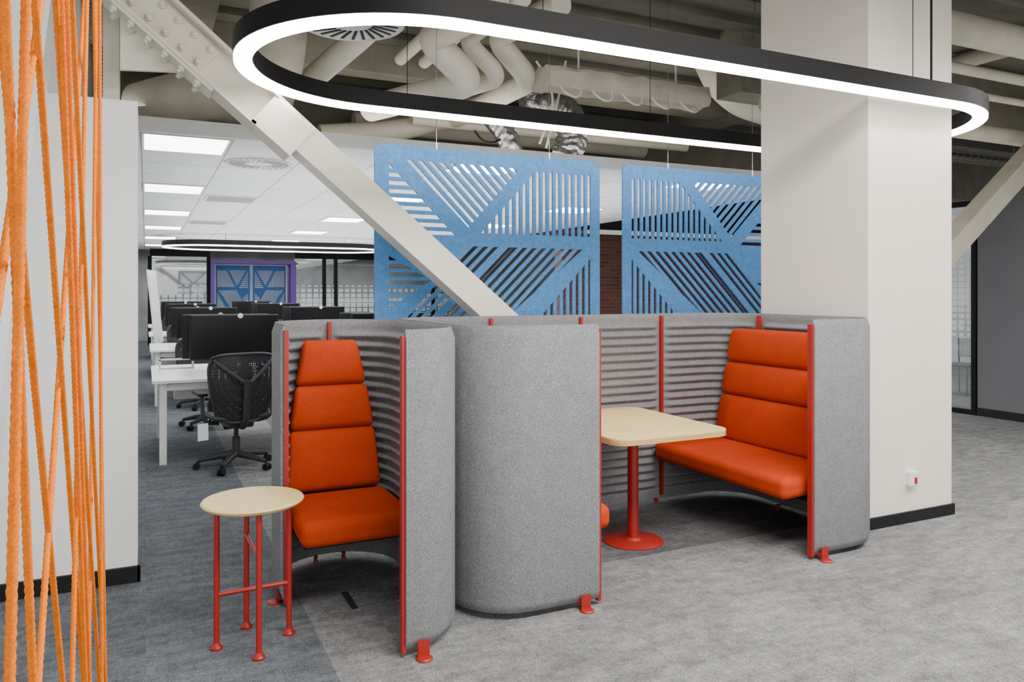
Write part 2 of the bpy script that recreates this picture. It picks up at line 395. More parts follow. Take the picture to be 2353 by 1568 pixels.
def cushions(parent, org, wdir, fdir, widths, back=.0):
    # backrest of three rolls; org = bottom centre, wdir = along the width, fdir = towards the sitter
    w = V(wdir); f = V(fdir); zs = [.455,.785,1.025,1.275]; lean = .14
    for i in range(3):
        z0, z1 = zs[i], zs[i+1]; hgt = (z1-z0)/cos(lean)+.002; w0, w1 = widths[i]
        up = (V((0,0,1))*cos(lean) - f*sin(lean)); fr = (f*cos(lean)+V((0,0,1))*sin(lean))
        c = V(org) + V((0,0,(z0+z1)/2)) - f*math.tan(lean)*((z0+z1)/2-.455)
        mt = Matrix((( w.x,-fr.x,up.x,c.x),(w.y,-fr.y,up.y,c.y),(w.z,-fr.z,up.z,c.z),(0,0,0,1)))
        def fn(q, p, h, w0=w0, w1=w1):
            k = (q.z/h[2]+1)/2; s = (w0+(w1-w0)*k)/w0
            s *= 1 - back*(q.y/h[1]+1)/2
            b = (1-min(1,abs(q.z)/h[2])**2.6)*(1-min(1,abs(q.x)/h[0])**10)
            return V((q.x*s, q.y - (.026*b if q.y < 0 else 0), q.z))
        MB().soft((w0,.08,hgt), .034, mt, fn=fn, k=5, mid=9).build(('lumbar_cushion','back_cushion','head_cushion')[i], M['orange'], parent, 60)
def seat(parent, c, wdir, fdir, wid, dep):
    w = V(wdir); f = V(fdir)
    mt = Matrix(((w.x,f.x,0,c[0]),(w.y,f.y,0,c[1]),(0,0,1,c[2]),(0,0,0,1)))
    def fn(q, p, h):
        k = max(0, q.y/h[1]); return V((q.x, q.y, q.z + (.010*(1-(q.x/h[0])**4)*(1-(q.y/h[1])**2) if q.z > 0 else 0) - (0.0 if q.z > 0 else .012*k)))
    MB().soft((wid,dep,.115), .046, mt, fn=fn, k=6, mid=9).build('seat_cushion', M['orange'], parent, 60)
# --- single pod
pod = thing('seating_pod', (.95,4.0,0), 'single-seat felt pod with tapered orange headrest, facing the round side table', 'seat')
ya = 3.125; xb = .622; yb = 4.475; xr = 1.282
felt_wall(fillet([(xb,3.875),(xb,yb),(.96,yb)], .33), pod)
felt_wall(fillet([(.96,yb),(xr,yb),(xr,3.9)], .32) + fillet([(xr,3.9),(xr,ya),(.99,ya)], .285)[1:], pod)
rail(.99, ya, PI, pod); rail(xb, 3.875, -PI/2, pod, .022); seam(.96, yb, -PI/2, pod, .42)
foot(1.06, ya-.02, -PI/2, pod); foot(xb-.01, 3.95, PI, pod); foot(.88, yb-.012, -PI/2, pod, .4); foot(1.04, yb-.012, -PI/2, pod, .4)
seat(pod, (.937,3.925,.405), (-1,0,0), (0,-1,0), .565, .58)
cushions(pod, (.94,4.255,0), (-1,0,0), (0,-1,0), [(.545,.49),(.49,.415),(.415,.31)], .12)
MB().soft((.52,.5,.03), .01, Matrix.Translation((.937,3.95,.335))).build('seat_pan', M['blackpl'], pod)
MB().box((.638,4.05,.30),(1.265,4.09,.325)).build('seat_bracket', M['blackpl'], pod); MB().box((.93,4.1,.28),(.97,4.46,.33)).build('seat_bracket', M['blackpl'], pod)
# --- four-seat booth
BC = 2.735; xl, xrr, yf, yk = 1.365, 4.105, 3.245, 4.62
booth = thing('meeting_booth', (BC,3.95,0), 'long grey felt booth with two facing orange benches beside the square column', 'booth seating')
felt_wall(fillet([(2.02,yf),(xl,yf),(xl,yk),(2.05,yk)], .29), booth)
felt_wall([V((2.05,yk)),V((BC,yk))], booth); felt_wall([V((BC,yk)),V((3.42,yk))], booth)
felt_wall(fillet([(3.42,yk),(xrr,yk),(xrr,4.31)], .30), booth)
felt_wall(fillet([(xrr,4.31),(xrr,yf),(3.475,yf)], .29), booth)
rail(2.02, yf, 0, booth); rail(3.475, yf, PI, booth)
for x in (2.05, BC, 3.42): seam(x, yk, -PI/2, booth, .06); foot(x-.05, yk-.012, -PI/2, booth, .5)
seam(xrr, 4.31, PI, booth, .42)
foot(1.93, yf-.02, -PI/2, booth); foot(3.53, yf-.02, -PI/2, booth); foot(xrr-.03, 4.1, PI, booth, .4)
for sgn in (1, -1):
    xs = BC + sgn*.89
    seat(booth, (xs, 3.935, .405), (0,sgn,0), (-sgn,0,0), 1.27, .61)
    cushions(booth, (BC+sgn*1.17, 3.935, 0), (0,-sgn,0), (-sgn,0,0), [(1.25,1.22),(1.22,1.17),(1.17,1.13)], .17)
    MB().soft((.5,1.15,.03), .01, Matrix.Translation((xs+sgn*.02,3.935,.335))).build('seat_pan', M['blackpl'], booth)
    for yy in (3.6, 4.2): MB().box((min(xs,xs+sgn*.42),yy,.30),(max(xs,xs+sgn*.42),yy+.04,.325)).build('seat_bracket', M['blackpl'], booth)
    MB().box((xs-.02,3.26,.28),(xs+.02,4.60,.31)).build('seat_bracket', M['blackpl'], booth)
# --- booth table
t = thing('pedestal_table', (2.735,3.97,0), 'rectangular birch table on a red pedestal inside the booth', 'table')
rr = roundrect(2.31,3.50,3.12,4.52,.10)
MB().plate(rr, [], lambda x,y: (x,y,.731), (0,0,.009)).build('tabletop', M['wood'], t)
MB().plate(rr, [], lambda x,y: (x,y,.704), (0,0,.027)).build('table_edge', M['plyedge'], t)
MB().tube([(2.735,3.97,.012),(2.735,3.97,.704)], .034, 24).build('post', M['red'], t)
MB().lathe([(0,0),(.185,0),(.187,.006),(.18,.011),(.06,.016),(.045,.03),(0,.03)], (2.735,3.97,0), 48).build('base', M['red'], t)
# --- round side table
t = thing('side_table', (.428,3.545,0), 'round birch side table with four red tube legs', 'side table')
c = V((.428,3.545,0))
MB().lathe([(0,.612),(.195,.612),(.212,.620),(.218,.630),(.212,.637),(0,.639)], c, 64).build('tabletop', M['wood'], t)
LG = [V((.277,3.548,0)), V((.431,3.375,0)), V((.585,3.560,0)), V((.419,3.715,0))]
for p in LG:
    l = MB().tube([p+V((0,0,.01)), p+V((0,0,.612))], .0125, 14).build('leg', M['red'], t)
    MB().lathe([(0,0),(.026,0),(.027,.008),(.018,.016),(.015,.03),(0,.03)], p, 20).build('foot', M['red'], l)
MB().tube([LG[0]+V((0,0,.235)), LG[2]+V((0,0,.235))], .0105, 12).build('stretcher', M['red'], t)
MB().tube([LG[1]+V((0,0,.43)), LG[3]+V((0,0,.43))], .0105, 12).build('stretcher', M['red'], t)
# --- floor box
p = onZ(855,1372,0)
t = thing('floor_box', (p.x,p.y,0), 'flush floor socket lid in the carpet under the single-seat pod', 'floor box')
MB().box((p.x-.13,p.y-.11,0),(p.x+.13,p.y+.11,.003)).build('lid', M['carpet'], t)
MB().box((p.x-.13,p.y-.11,0),(p.x-.10,p.y+.11,.005)).build('hinge_strip', M['dgrey'], t)
# --- switch box on the column
p = onY(2090,1098,3.49)
t = thing('wall_socket', (p.x,3.49,p.z-.04), 'small white wall box with a red mark, low on the column', 'wall socket')
MB().soft((.085,.045,.10), .008, Matrix.Translation((p.x,3.472,p.z))).build('housing', M['wplastic'], t)
MB().obox((p.x+.008,3.4485,p.z-.012), (1,0,0), (0,1,0), (0,0,1), (.022,.006,.042)).build('red_button', M['red'], t)
# ------------------------------------------------------------------ rope screen
RX = -.105
rs = thing('rope_screen', (RX,1.0,0), 'screen of crossing orange ropes at the left edge', 'rope screen')
RP = [((95,0),(2,640)),((12,0),(75,1568)),((60,0),(22,1568)),((84,60),(192,1568)),((140,0),(196,1568)),((190,60),(88,1568)),
      ((128,0),(228,1568)),((229,0),(234,1568)),((216,0),(243,1568)),((165,0),(241,1568)),((20,250),(128,1400)),((200,0),(166,1568)),((152,0),(205,1568)),((222,0),(204,1568))]
for i, (a, b) in enumerate(RP):
    X = RX + ((i*7) % 5 - 2)*.005
    A = onX(*a, X); B = onX(*b, X); k = (B-A)/(B.z-A.z)
    zb_, zt_ = .03, 3.1
    n = 1000; pts = [A + k*(zb_+(zt_-zb_)*j/n - A.z) for j in range(n+1)]
    L = (pts[-1]-pts[0]).length/n
    MB().tube(pts, .0043, 15, rf=lambda ii, th, L=L: .70+.32*abs(cos(1.5*(th-2*PI*ii*L/.027)))).build('rope', M['ropem'], rs, 80)
MB().box((RX-.03,-1.2,0),(RX+.03,2.9,.03)).build('bottom_rail', M['black'], rs)
MB().box((RX-.03,-1.2,3.1),(RX+.03,2.9,3.14)).build('top_rail', M['black'], rs)
for y in (-.8, 1.0, 2.8): MB().tube([(RX,y,3.14),(RX,y,CZ)], .006, 8).build('hanger', M['black'], rs)
# ------------------------------------------------------------------ ring pendant
def stadium(x0, x1, y, r, n=40):
    out = []
    for k in range(n+1): a = -PI/2+PI*k/n; out.append(V((x1+r*cos(a), y+r*sin(a))))
    for k in range(n+1): a = PI/2+PI*k/n; out.append(V((x0+r*cos(a), y+r*sin(a))))
    return out
def ring(x0, x1, y, r, z, w, h, dh, label, lampm, cabs, top):
    t = thing('ring_pendant', ((x0+x1)/2, y, z), label, 'pendant lamp'); st = stadium(x0, x1, y, r-w/2)
    MB().sweep(st, [(-w/2,z+dh),(w/2,z+dh),(w/2,z+dh+h),(-w/2,z+dh+h)], True).build('housing', M['black'], t)
    MB().sweep(st, [(-w/2+.004,z+.006),(-w/2+.01,z),(w/2-.01,z),(w/2-.004,z+.006),(w/2-.004,z+dh),(-w/2+.004,z+dh)], True).build('diffuser', lampm, t)
    for x, s, rad in cabs: MB().tube([(x,y+s*(r-w/2),z+dh+h-.005),(x,y+s*(r-w/2),top)], rad, 8).build('cable', M['black'], t)
    return t
rg = ring(1.32, 4.76, 4.12, .92, 2.755, .10, .105, .025, 'large black racetrack ring pendant with glowing white underside around the column', M['lamp'],
     [(1.72,-1,.0025),(3.05,-1,.0025),(4.35,-1,.0025),(1.6,1,.0025),(3.6,1,.0025)], CZ)
pp = onY(2140,190,3.25); MB().tube([(pp.x,3.25,2.88),(pp.x,3.25,CZ)], .007, 8).build('power_cord', M['black'], rg)
ring(1.3, 4.1, 17.9, 1.0, 2.5, .10, .10, .03, 'distant black racetrack ring lamp under the tiled office ceiling', M['farlamp'], [(1.5,-1,.004),(4,-1,.004),(1.5,1,.004),(4,1,.004)], TC)
# ------------------------------------------------------------------ blue panels
YP = 5.3
def P2(px, py): q = onY(px, py, YP); return (q.x, q.z)
REG = [([(930,366),(1196,388),(1076,524)], ((945,372),(1076,520))),
       ([(893,374),(1046,541),(893,538)], 'h'), ([(1104,536),(1230,394),(1362,404),(1362,545)], 'v'),
       ([(1078,566),(1340,574),(1155,738),(922,745)], ((955,715),(1090,575))), ([(893,588),(990,645),(893,712)], 'h'), ([(1356,594),(1356,736),(1232,738)], 'v')]
def slots():
    out = []
    for poly, d in REG:
        q = [P2(*p) for p in poly]
        if d == 'h': n = (0,1)
        elif d == 'v': n = (1,0)
        else:
            a, b = P2(*d[0]), P2(*d[1]); l = math.hypot(b[0]-a[0], b[1]-a[1]); n = (-(b[1]-a[1])/l, (b[0]-a[0])/l)
        vals = [n[0]*p[0]+n[1]*p[1] for p in q]; t = min(vals)+.004
        while t < max(vals):
            c = clip(clip(q, n[0], n[1], t), -n[0], -n[1], -(t+.030))
            if len(c) >= 3 and area(c) > .0005: out.append(c)
            t += .058
    return out
SL = slots()
px0, px1, pz0, pz1 = P2(860,400)[0], P2(1377,400)[0], 1.25, 2.605
GC = (P2(1377,400)[0]+P2(1430,400)[0])/2
def blue(mirror, label, cabs):
    f = (lambda x: 2*GC-x) if mirror else (lambda x: x)
    t = thing('acoustic_panel', (f((px0+px1)/2), YP, pz0), label, 'hanging panel', 'blue felt panels')
    MB().plate(roundrect(px0,pz0,px1,pz1,.06), SL, lambda x,z: (f(x),YP-.008,z), (0,.016,0)).build('felt_sheet', M['bluefelt'], t, 30)
    for x in cabs:
        MB().tube([(f(x),YP,pz1-.005),(f(x),YP,CZ)], .002, 6).build('wire', M['chrome'], t)
        MB().tube([(f(x),YP,pz1-.012),(f(x),YP,pz1+.035)], .009, 10).build('clip', M['chrome'], t)
    return t
blue(False, 'blue felt panel with cut slats hanging behind the diagonal brace', [P2(1003,340)[0], P2(1262,360)[0]])
blue(True, 'blue felt panel with cut slats, its right end hidden by the column', [P2(1262,360)[0], P2(1003,340)[0]])
# far panels inside the portal
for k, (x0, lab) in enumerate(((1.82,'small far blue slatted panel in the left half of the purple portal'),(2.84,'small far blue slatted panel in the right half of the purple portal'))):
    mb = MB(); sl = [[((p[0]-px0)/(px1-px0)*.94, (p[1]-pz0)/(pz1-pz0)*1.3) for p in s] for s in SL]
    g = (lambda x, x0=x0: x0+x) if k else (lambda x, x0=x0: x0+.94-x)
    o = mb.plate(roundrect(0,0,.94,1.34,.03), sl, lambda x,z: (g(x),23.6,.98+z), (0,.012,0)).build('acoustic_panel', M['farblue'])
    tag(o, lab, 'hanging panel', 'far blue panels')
# ------------------------------------------------------------------ braces
Yb = 4.86
pa, pb = onY(1165,720,Yb), onY(730,320,Yb); e = (pb-pa).normalized(); nd = V((-e.z,0,e.x)); nd = nd if nd.z < 0 else -nd
bw = .19; yd = .19
bot = pa - e*((pa.z-.0)/e.z) + nd*bw/2
topj = pa + e*((onY(640,230,Yb)-pa).dot(e)) + nd*bw/2
bl = (topj-bot).length
br = thing('steel_brace', (bot.x,Yb+yd/2,0), 'long cream steel diagonal brace with bolted splice, running behind the booth', 'steel brace')
m = MB(); mid = (bot+topj)/2; m.obox((mid.x,Yb+yd/2,mid.z+.06), e, (0,1,0), nd, (bl-.05,yd,bw)); m.build('beam', M['beam'], br)
jc = topj + V((0,yd/2,0))
m = MB(); m.obox(jc - e*.12, e, (0,1,0), nd, (.30,yd+.03,bw+.025)); m.build('sleeve', M['beam'], br)
te = topj + e*((CZ-.1-topj.z)/e.z)
sl_c = (topj+te)/2 + V((0,yd/2,0)) - nd*.015; sl_l = (te-topj).length; hw = .115
m = MB(); m.obox(sl_c, e, (0,1,0), nd, (sl_l,.03,hw*2)); m.obox(sl_c+nd*hw, e, (0,1,0), nd, (sl_l,.22,.022)); m.obox(sl_c-nd*hw, e, (0,1,0), nd, (sl_l,.22,.022))
m.build('splice_beam', M['pipe'], br)
m = MB(); m.obox(sl_c-V((0,.026,0)), e, (0,1,0), nd, (1.25,.02,.17)); m.build('splice_plate', M['pipe'], br)
m = MB(); m.obox(sl_c+nd*(hw+.021)-e*.1, e, (0,1,0), nd, (1.3,.2,.02)); m.build('splice_plate', M['pipe'], br)
gp = [onY(*q, 5.02) for q in ((276,-120),(470,-120),(380,-20),(345,90),(432,166),(276,160))]
m = MB(); m.plate([(q.x,q.z) for q in gp], [], lambda x,z: (x,5.02,z), (0,.03,0)); m.build('gusset_plate', M['pipe'], br)
bolt0 = None
def bolt(p, d):
    global bolt0
    if bolt0 is None:
        o = MB().lathe([(0,0),(.024,0),(.024,.013),(.02,.022),(.013,.024),(.013,.038),(0,.04)], (0,0,0), 10).build('bolt', M['pipe'], None); o.parent = br; bolt0 = o
    else:
        o = bolt0.copy(); COL.objects.link(o); o.parent = br
    o.rotation_mode = 'QUATERNION'; o.rotation_quaternion = V((0,0,1)).rotation_difference(d); o.location = p - br.location
for k in range(11):
    q = sl_c + e*(-.58+.115*k)
    for s in (-.055, .055): bolt(q + nd*s + V((0,-.036,0)), V((0,-1,0)))
    for s in (-.065, .065): bolt(q - e*.08 + nd*(hw+.031) + V((0,s,0)), nd)
# right brace
ra, rb = onY(2183,560,4.95), onY(2353,372,4.95); e2 = (rb-ra).normalized(); n2 = V((-e2.z,0,e2.x))
st_ = ra - e2*((ra.z)/e2.z); en_ = ra + e2*((CZ-.2-ra.z)/e2.z)
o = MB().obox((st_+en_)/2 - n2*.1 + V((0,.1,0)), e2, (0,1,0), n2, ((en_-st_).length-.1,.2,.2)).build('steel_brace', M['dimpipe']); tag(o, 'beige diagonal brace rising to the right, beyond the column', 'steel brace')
# left glossy brace
la, lb = onY(126,0,4.0), onY(-10,1080,4.0); e3 = (lb-la).normalized(); a3 = la + e3*((CZ-.1-la.z)/e3.z); b3 = la + e3*((0.02-la.z)/e3.z)
n3 = V((-e3.z,0,e3.x)); n3 = n3 if n3.x < 0 else -n3
cc = (a3+b3)/2; Ln = (a3-b3).length-.06
tag(MB().obox(cc+n3*.16, e3, (0,1,0), n3, (Ln,.24,.32)).build('steel_brace', M['whitesteel']), 'glossy white leaning steel brace behind the orange ropes', 'steel brace')
# steel post above the left wall
pA, pB = onY(236,100,5.3), onY(274,100,5.3)
m = MB(); m.box((pA.x,5.3,0),(pB.x,5.32,CZ)).box((pA.x,5.5,0),(pB.x,5.52,CZ)).box(((pA.x+pB.x)/2-.01,5.32,0),((pA.x+pB.x)/2+.01,5.5,CZ))
tag(m.build('steel_post', M['pipe']), 'beige steel post rising behind the left wall', 'steel post')
# ------------------------------------------------------------------ ceiling services
def lump(i, th): return 1 + .06*noise.noise(V((i*.05, cos(th)*1.2, sin(th)*1.2)))
def pipe(name, pts, r, label, cat='pipe', m='pipe', fr=.12, n=16, rfn=None, ds=.5):
    o = MB().tube(resample(fillet(pts, fr, 8), ds), r, n, rf=rfn).build(name, M[m], None, 50); return tag(o, label, cat)
def drop(u0, u1, l1, l2, Y, r, lab, ext=None):
    # upper run from u0 to u1, drop to l1, lower run to l2 (pixels read off at plane Y; both runs level)
    a, b = onY(*u1, Y), onY(*l1, Y); s = onZ(*u0, a.z+.02); t_ = onZ(*l2, b.z)
    pts = [s, a, b, t_] + ([onZ(*ext, b.z-.04)] if ext else [])
    pipe('pipe', pts, r, lab, fr=.13, n=20)
drop((1140,4),(985,88),(1085,188),(850,250),5.9,.122,'thick beige pipe with double elbow, leftmost of three dropping pipes')
drop((1200,-8),(1068,92),(1152,178),(960,238),6.05,.078,'thin beige pipe with double elbow, middle of three dropping pipes')
drop((1290,6),(1138,88),(1220,186),(1040,276),6.2,.10,'beige pipe with double elbow, rightmost of three dropping pipes',(735,318))
pipe('pipe', [onY(690,205,6.6), onY(835,78,5.6), onY(900,10,5.2)], .095, 'straight beige pipe below the round swirl diffuser')
pipe('pipe', [onY(735,312,8.2), onY(930,300,8.2), onY(1040,262,8.2), onY(1130,225,8.3)], .12, 'beige pipe bending along the top of the tiled ceiling edge', fr=.3)
pipe('pipe', [V((2.2,8.9,3.55)), V((6.3,8.9,3.55))], .12, 'long level beige pipe behind the dropping pipes')
pipe('pipe', [V((2.6,7.95,3.42)), V((6.3,7.95,3.42))], .06, 'thin level beige pipe over the blue panels')
for k, x in enumerate((2.30, 2.55)):
    pipe('pipe', [V((x,5.2,3.88)), V((x,7.4,3.88))], .06, ('slim beige pipe running straight back, left of a pair','slim beige pipe running straight back, right of a pair')[k])
pipe('duct', [onY(640,-90,5.75), onY(640,120,5.75), onY(600,290,6.9)], .20, 'wide round beige duct behind the left end of ring pendant', 'duct', 'conc', .3, 24, lump, .06)
pipe('duct', [onY(1330,2,6.75), onY(1540,22,6.75), onY(1640,100,6.7), onY(1680,200,6.5), onY(1780,240,6.5), onY(1960,258,6.5)], .27, 'thick lagged beige duct curving down to the column', 'duct', 'pipe', .4, 28, lump, .06)
pipe('duct', [onY(325,250,6.9), onY(420,225,6.6), onY(520,215,6.6), onY(570,290,7.2)], .20, 'lagged beige duct above the bright tiled ceiling corner', 'duct', 'conc', .3, 24, lump, .06)
def crinkle(i, th): return 1 + .22*noise.noise(V((i*.45, cos(th)*2.2, sin(th)*2.2)))
pipe('flexible_duct', [onY(1225,195,7.3), onY(1225,245,7.3), onY(1262,240,7.2), onY(1310,262,7.1), onY(1318,330,7.1), onY(1300,368,7.1)], .16, 'crinkled silver foil duct drooping above the blue panels', 'duct', 'foil', .2, 28, crinkle, .025)
pipe('flexible_duct', [onY(1130,270,7.3), onY(1170,310,7.2), onY(1180,366,7.2)], .11, 'small crinkled foil duct left of the larger drooping one', 'duct', 'foil', .2, 24, crinkle, .025)
# sprayed duct with cable loops
q = onY(1240,95,6.05); q2 = onY(1610,150,6.05)
t = thing('duct', (q.x,6.05,3.46), 'rough sprayed horizontal duct between the elbow pipes and the lagged duct', 'duct')
m = MB(); m.tube([V((q.x+(q2.x-q.x)*k/40,6.05,3.46)) for k in range(41)], .12, 20, rf=lambda i, th: (1.3 if abs(cos(th)) < .7 else .85)+.16*noise.noise(V((i*.3,cos(th)*2,sin(th)*2))))
m.build('casing', M['conc'], t)
for k in range(2): MB().tube([V((q.x+.4+1.1*k,6.05,3.5)),V((q.x+.4+1.1*k,6.05,CZ))], .01, 8).build('hanger', M['vent'], t)
for k in range(5):
    x = q.x+.12+.33*k; MB().tube(fillet([V((x,5.95,3.42)), V((x+.05,5.87,3.29)), V((x+.20,5.88,3.27)), V((x+.25,5.95,3.42))], .08), .011, 8).build('cable', M['pipe'], t)
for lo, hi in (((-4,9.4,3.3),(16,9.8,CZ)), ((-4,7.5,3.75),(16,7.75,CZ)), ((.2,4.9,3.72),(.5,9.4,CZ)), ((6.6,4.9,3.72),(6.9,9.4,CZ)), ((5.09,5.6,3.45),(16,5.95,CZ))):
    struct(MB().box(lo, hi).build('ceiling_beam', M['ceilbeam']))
# swirl diffuser
def swirl(c, r, label, n=28, sm='darkvoid'):
    t = thing('air_diffuser', c, label, 'air vent')
    MB().lathe([(0,.012),(r*.98,.012),(r,.006),(r*1.02,.012),(r*1.02,.03),(0,.03)], c, 48).build('face_plate', M['vent'], t)
    m = MB()
    for k in range(n):
        a = 2*PI*k/n; d = V((cos(a+.25),sin(a+.25),0)); m.obox(V(c)+V((cos(a),sin(a),0))*r*.66+V((0,0,.010)), d, V((-d.y,d.x,0)), (0,0,1), (r*.5,r*.055,.006))
    m.build('slot', M[sm], t); return t
zz = 3.30; r0 = ray(805); d0 = (zz-H)*F/(HY-58); c = V((r0.x*d0, r0.y*d0, zz))
t = swirl(c, .345, 'round swirl air diffuser framed by the ring pendant', 26)
MB().tube([c+V((0,0,.03)), c+V((0,0,CZ-.07-zz))], .2, 24).build('collar', M['pipe'], t)
r0 = ray(595); d0 = (TC-H)*F/(HY-375); c = V((r0.x*d0, r0.y*d0, TC-.022)); swirl(c, .30, 'round air diffuser set into the white tiled ceiling', 26, 'ventslot')
for px_, py_, lab in ((530,457,'grey rectangular air grille nearest in the tiled ceiling'), (478,511,'grey rectangular air grille farther in the tiled ceiling')):
    r0 = ray(px_); d0 = (TC-H)*F/(HY-py_)
    t = thing('air_grille', (r0.x*d0, r0.y*d0, TC-.01), lab, 'air vent')
    MB().box((r0.x*d0-.31,r0.y*d0-.31,TC-.012),(r0.x*d0+.31,r0.y*d0+.31,TC+.001)).build('frame', M['vent'], t)
    m = MB()
    for k in range(12): m.box((r0.x*d0-.28,r0.y*d0-.28+k*.047,TC-.016),(r0.x*d0+.28,r0.y*d0-.255+k*.047,TC-.012))
    m.build('slat', M['ventslot'], t)
# right-hand services
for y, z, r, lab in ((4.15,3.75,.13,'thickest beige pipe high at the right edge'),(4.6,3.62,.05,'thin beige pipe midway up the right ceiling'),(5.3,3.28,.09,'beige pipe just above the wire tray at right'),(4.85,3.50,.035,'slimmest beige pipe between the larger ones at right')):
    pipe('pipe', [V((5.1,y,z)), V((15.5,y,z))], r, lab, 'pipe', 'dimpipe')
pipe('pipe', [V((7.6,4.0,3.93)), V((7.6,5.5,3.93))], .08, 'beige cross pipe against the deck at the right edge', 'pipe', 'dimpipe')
def tray(px_, py_, Y, X0, X1, lab):
    z = onY(px_, py_, Y).z; t = thing('cable_tray', ((X0+X1)/2, Y+.15, z), lab, 'cable tray'); m = MB()
    for s in (0,.1,.2,.3): m.tube([(X0,Y+s,z),(X1,Y+s,z)], .003, 6)
    for s in (0,.3): m.tube([(X0,Y+s,z+.06),(X1,Y+s,z+.06)], .003, 6)
    x = X0
    while x < X1: m.tube([(x,Y,z+.06),(x,Y,z),(x,Y+.3,z),(x,Y+.3,z+.06)], .0025, 6); x += .15
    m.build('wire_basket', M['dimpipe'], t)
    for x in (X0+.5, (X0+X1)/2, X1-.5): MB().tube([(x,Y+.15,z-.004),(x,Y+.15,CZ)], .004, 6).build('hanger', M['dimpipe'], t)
tray(2250,300,6.15,6.95,12,'upper wire cable tray right of the column'); tray(2270,368,6.8,7.0,12,'lower wire cable tray right of the column')
for k, pts in enumerate((((1232,140),(1260,180),(1275,240),(1240,330)),((1300,140),(1285,220),(1255,340)),((1090,300),(1120,345),(1150,320)))):
    pipe('cable', [onY(x,y,6.85) for x, y in pts], .012, ('loose grey cable nearest the dropping pipes','loose grey cable left of the foil duct','loose black cable over the tiled ceiling edge')[k], 'cable', 'pipe' if k < 2 else 'black', .3, 8)
# ------------------------------------------------------------------ office ceiling lights
ORD = ['first','second','third','fourth','fifth','sixth']
proto = None
for i in range(3):
    for j in range(6):
        x, y = -.03+2.66*i, 6.36+2.95*j
        if proto is None:
            proto = thing('ceiling_light', (x,y,TC), '', 'ceiling light', 'light panels in the tiled ceiling')
            MB().box((x,y,TC-.012),(x+.64,y+.72,TC+.001)).build('frame', M['vent'], proto); MB().box((x+.02,y+.02,TC-.016),(x+.62,y+.70,TC-.011)).build('diffuser', M['panel'], proto); o = proto
        else: o = copy_tree(proto); o.location = (x,y,TC)
        o['label'] = 'square ceiling light panel, %s from the front in the %s row' % (ORD[j], ('left','middle','right')[i])
# ------------------------------------------------------------------ desks, monitors, chairs
dk = thing('office_desk', (0,0,0), '', 'desk', 'white bench desks')
MB().plate(roundrect(0,0,1.58,1.6,.02,3), [], lambda x,y: (x,y,.735), (0,0,.025)).build('desktop', M['desk'], dk)
for x in (.06,1.46):
    for y in (.07,1.47): MB().box((x,y,0),(x+.06,y+.06,.735)).build('leg', M['desk'], dk)
MB().box((.12,.09,.66),(1.46,.12,.72)).build('frame_beam', M['desk'], dk); MB().box((.12,1.48,.66),(1.46,1.51,.72)).build('frame_beam', M['desk'], dk)
MB().box((.2,.7,.50),(1.4,.9,.735)).build('cable_trough', M['vent'], dk)
mo = thing('monitor', (0,0,0), '', 'monitor', 'black monitors')
MB().soft((.84,.035,.45), .012, Matrix.Translation((0,0,.335))).build('casing', M['blackpl'], mo)
MB().box((-.405,-.0195,.13),(.405,-.017,.545)).build('screen', M['screen'], mo)
MB().tube([(0,.04,.01),(0,.04,.3)], .025, 12).build('neck', M['blackpl'], mo); MB().soft((.26,.2,.014), .006, Matrix.Translation((0,.04,.007))).build('base', M['blackpl'], mo)
o = MB().lathe([(0,0),(.026,0),(.026,.004),(0,.004)], (0,0,0), 20).build('sticker', M['wplastic'], mo); o.rotation_euler = (PI/2,0,0); o.location = (.05,-.016,.55)
# mesh task chair, faces +Y
ch = thing('task_chair', (0,0,0), '', 'office chair', 'dark mesh task chairs')
for k in range(5):
    a = 2*PI*k/5+PI/2; d = V((cos(a),sin(a),0))
    l = MB().tube([d*.02+V((0,0,.125)), d*.16+V((0,0,.105)), d*.31+V((0,0,.078))], [.034,.028,.018], 10).build('base_leg', M['dgrey'], ch)
    m = MB(); n = V((-d.y,d.x,0))
    for s in (-1,1): m.tube([d*.325+n*s*.008+V((0,0,.03)), d*.325+n*s*.028+V((0,0,.03))], .03, 16)
    m.tube([d*.315+V((0,0,.03)), d*.315+V((0,0,.075))], .009, 8); m.build('caster', M['blackpl'], l)
MB().tube([(0,0,.10),(0,0,.27),(0,0,.271),(0,0,.40)], [.034,.034,.02,.02], 14).build('gas_lift', M['dgrey'], ch)
MB().soft((.22,.3,.06), .02, Matrix.Translation((0,-.02,.40))).build('tilt_mechanism', M['dgrey'], ch)
def sfn(q, p, h): return V((q.x, q.y, q.z + .03*(q.x/h[0])**2 - .03*max(0,q.y/h[1])**3))
MB().soft((.50,.47,.05), .024, Matrix.Translation((0,.03,.45)), fn=sfn).build('seat', M['dgrey'], ch)
def bw_(v): return .19+.095*math.sin(min(1, v*1.25)*PI/2) - (.03*max(0,v-.8)/.2)
def bp(u, v): w_ = bw_(v); return V((u*w_, -.25+.07*u*u-.03*sin(v*PI)+.0-.10*(v-.35)*.6, .43+.59*v-(.03*u**4 if v > .9 else 0)+(.04*u**4 if v < .05 else 0)))
m = MB(); nu, nv = 12, 16; vs = [bp(-1+2*i/nu, j/nv) for j in range(nv+1) for i in range(nu+1)]
m.add(vs, [(j*(nu+1)+i, j*(nu+1)+i+1, (j+1)*(nu+1)+i+1, (j+1)*(nu+1)+i) for j in range(nv) for i in range(nu)])
m.build('backrest', M['perf'], ch, 80)
loop = [bp(-1, j/nv) for j in range(nv+1)] + [bp(-1+2*i/nu, 1) for i in range(1,nu+1)] + [bp(1, 1-j/nv) for j in range(1,nv+1)] + [bp(1-2*i/nu, 0) for i in range(1,nu+1)]
MB().tube(loop, .014, 8).build('back_frame', M['dgrey'], ch)
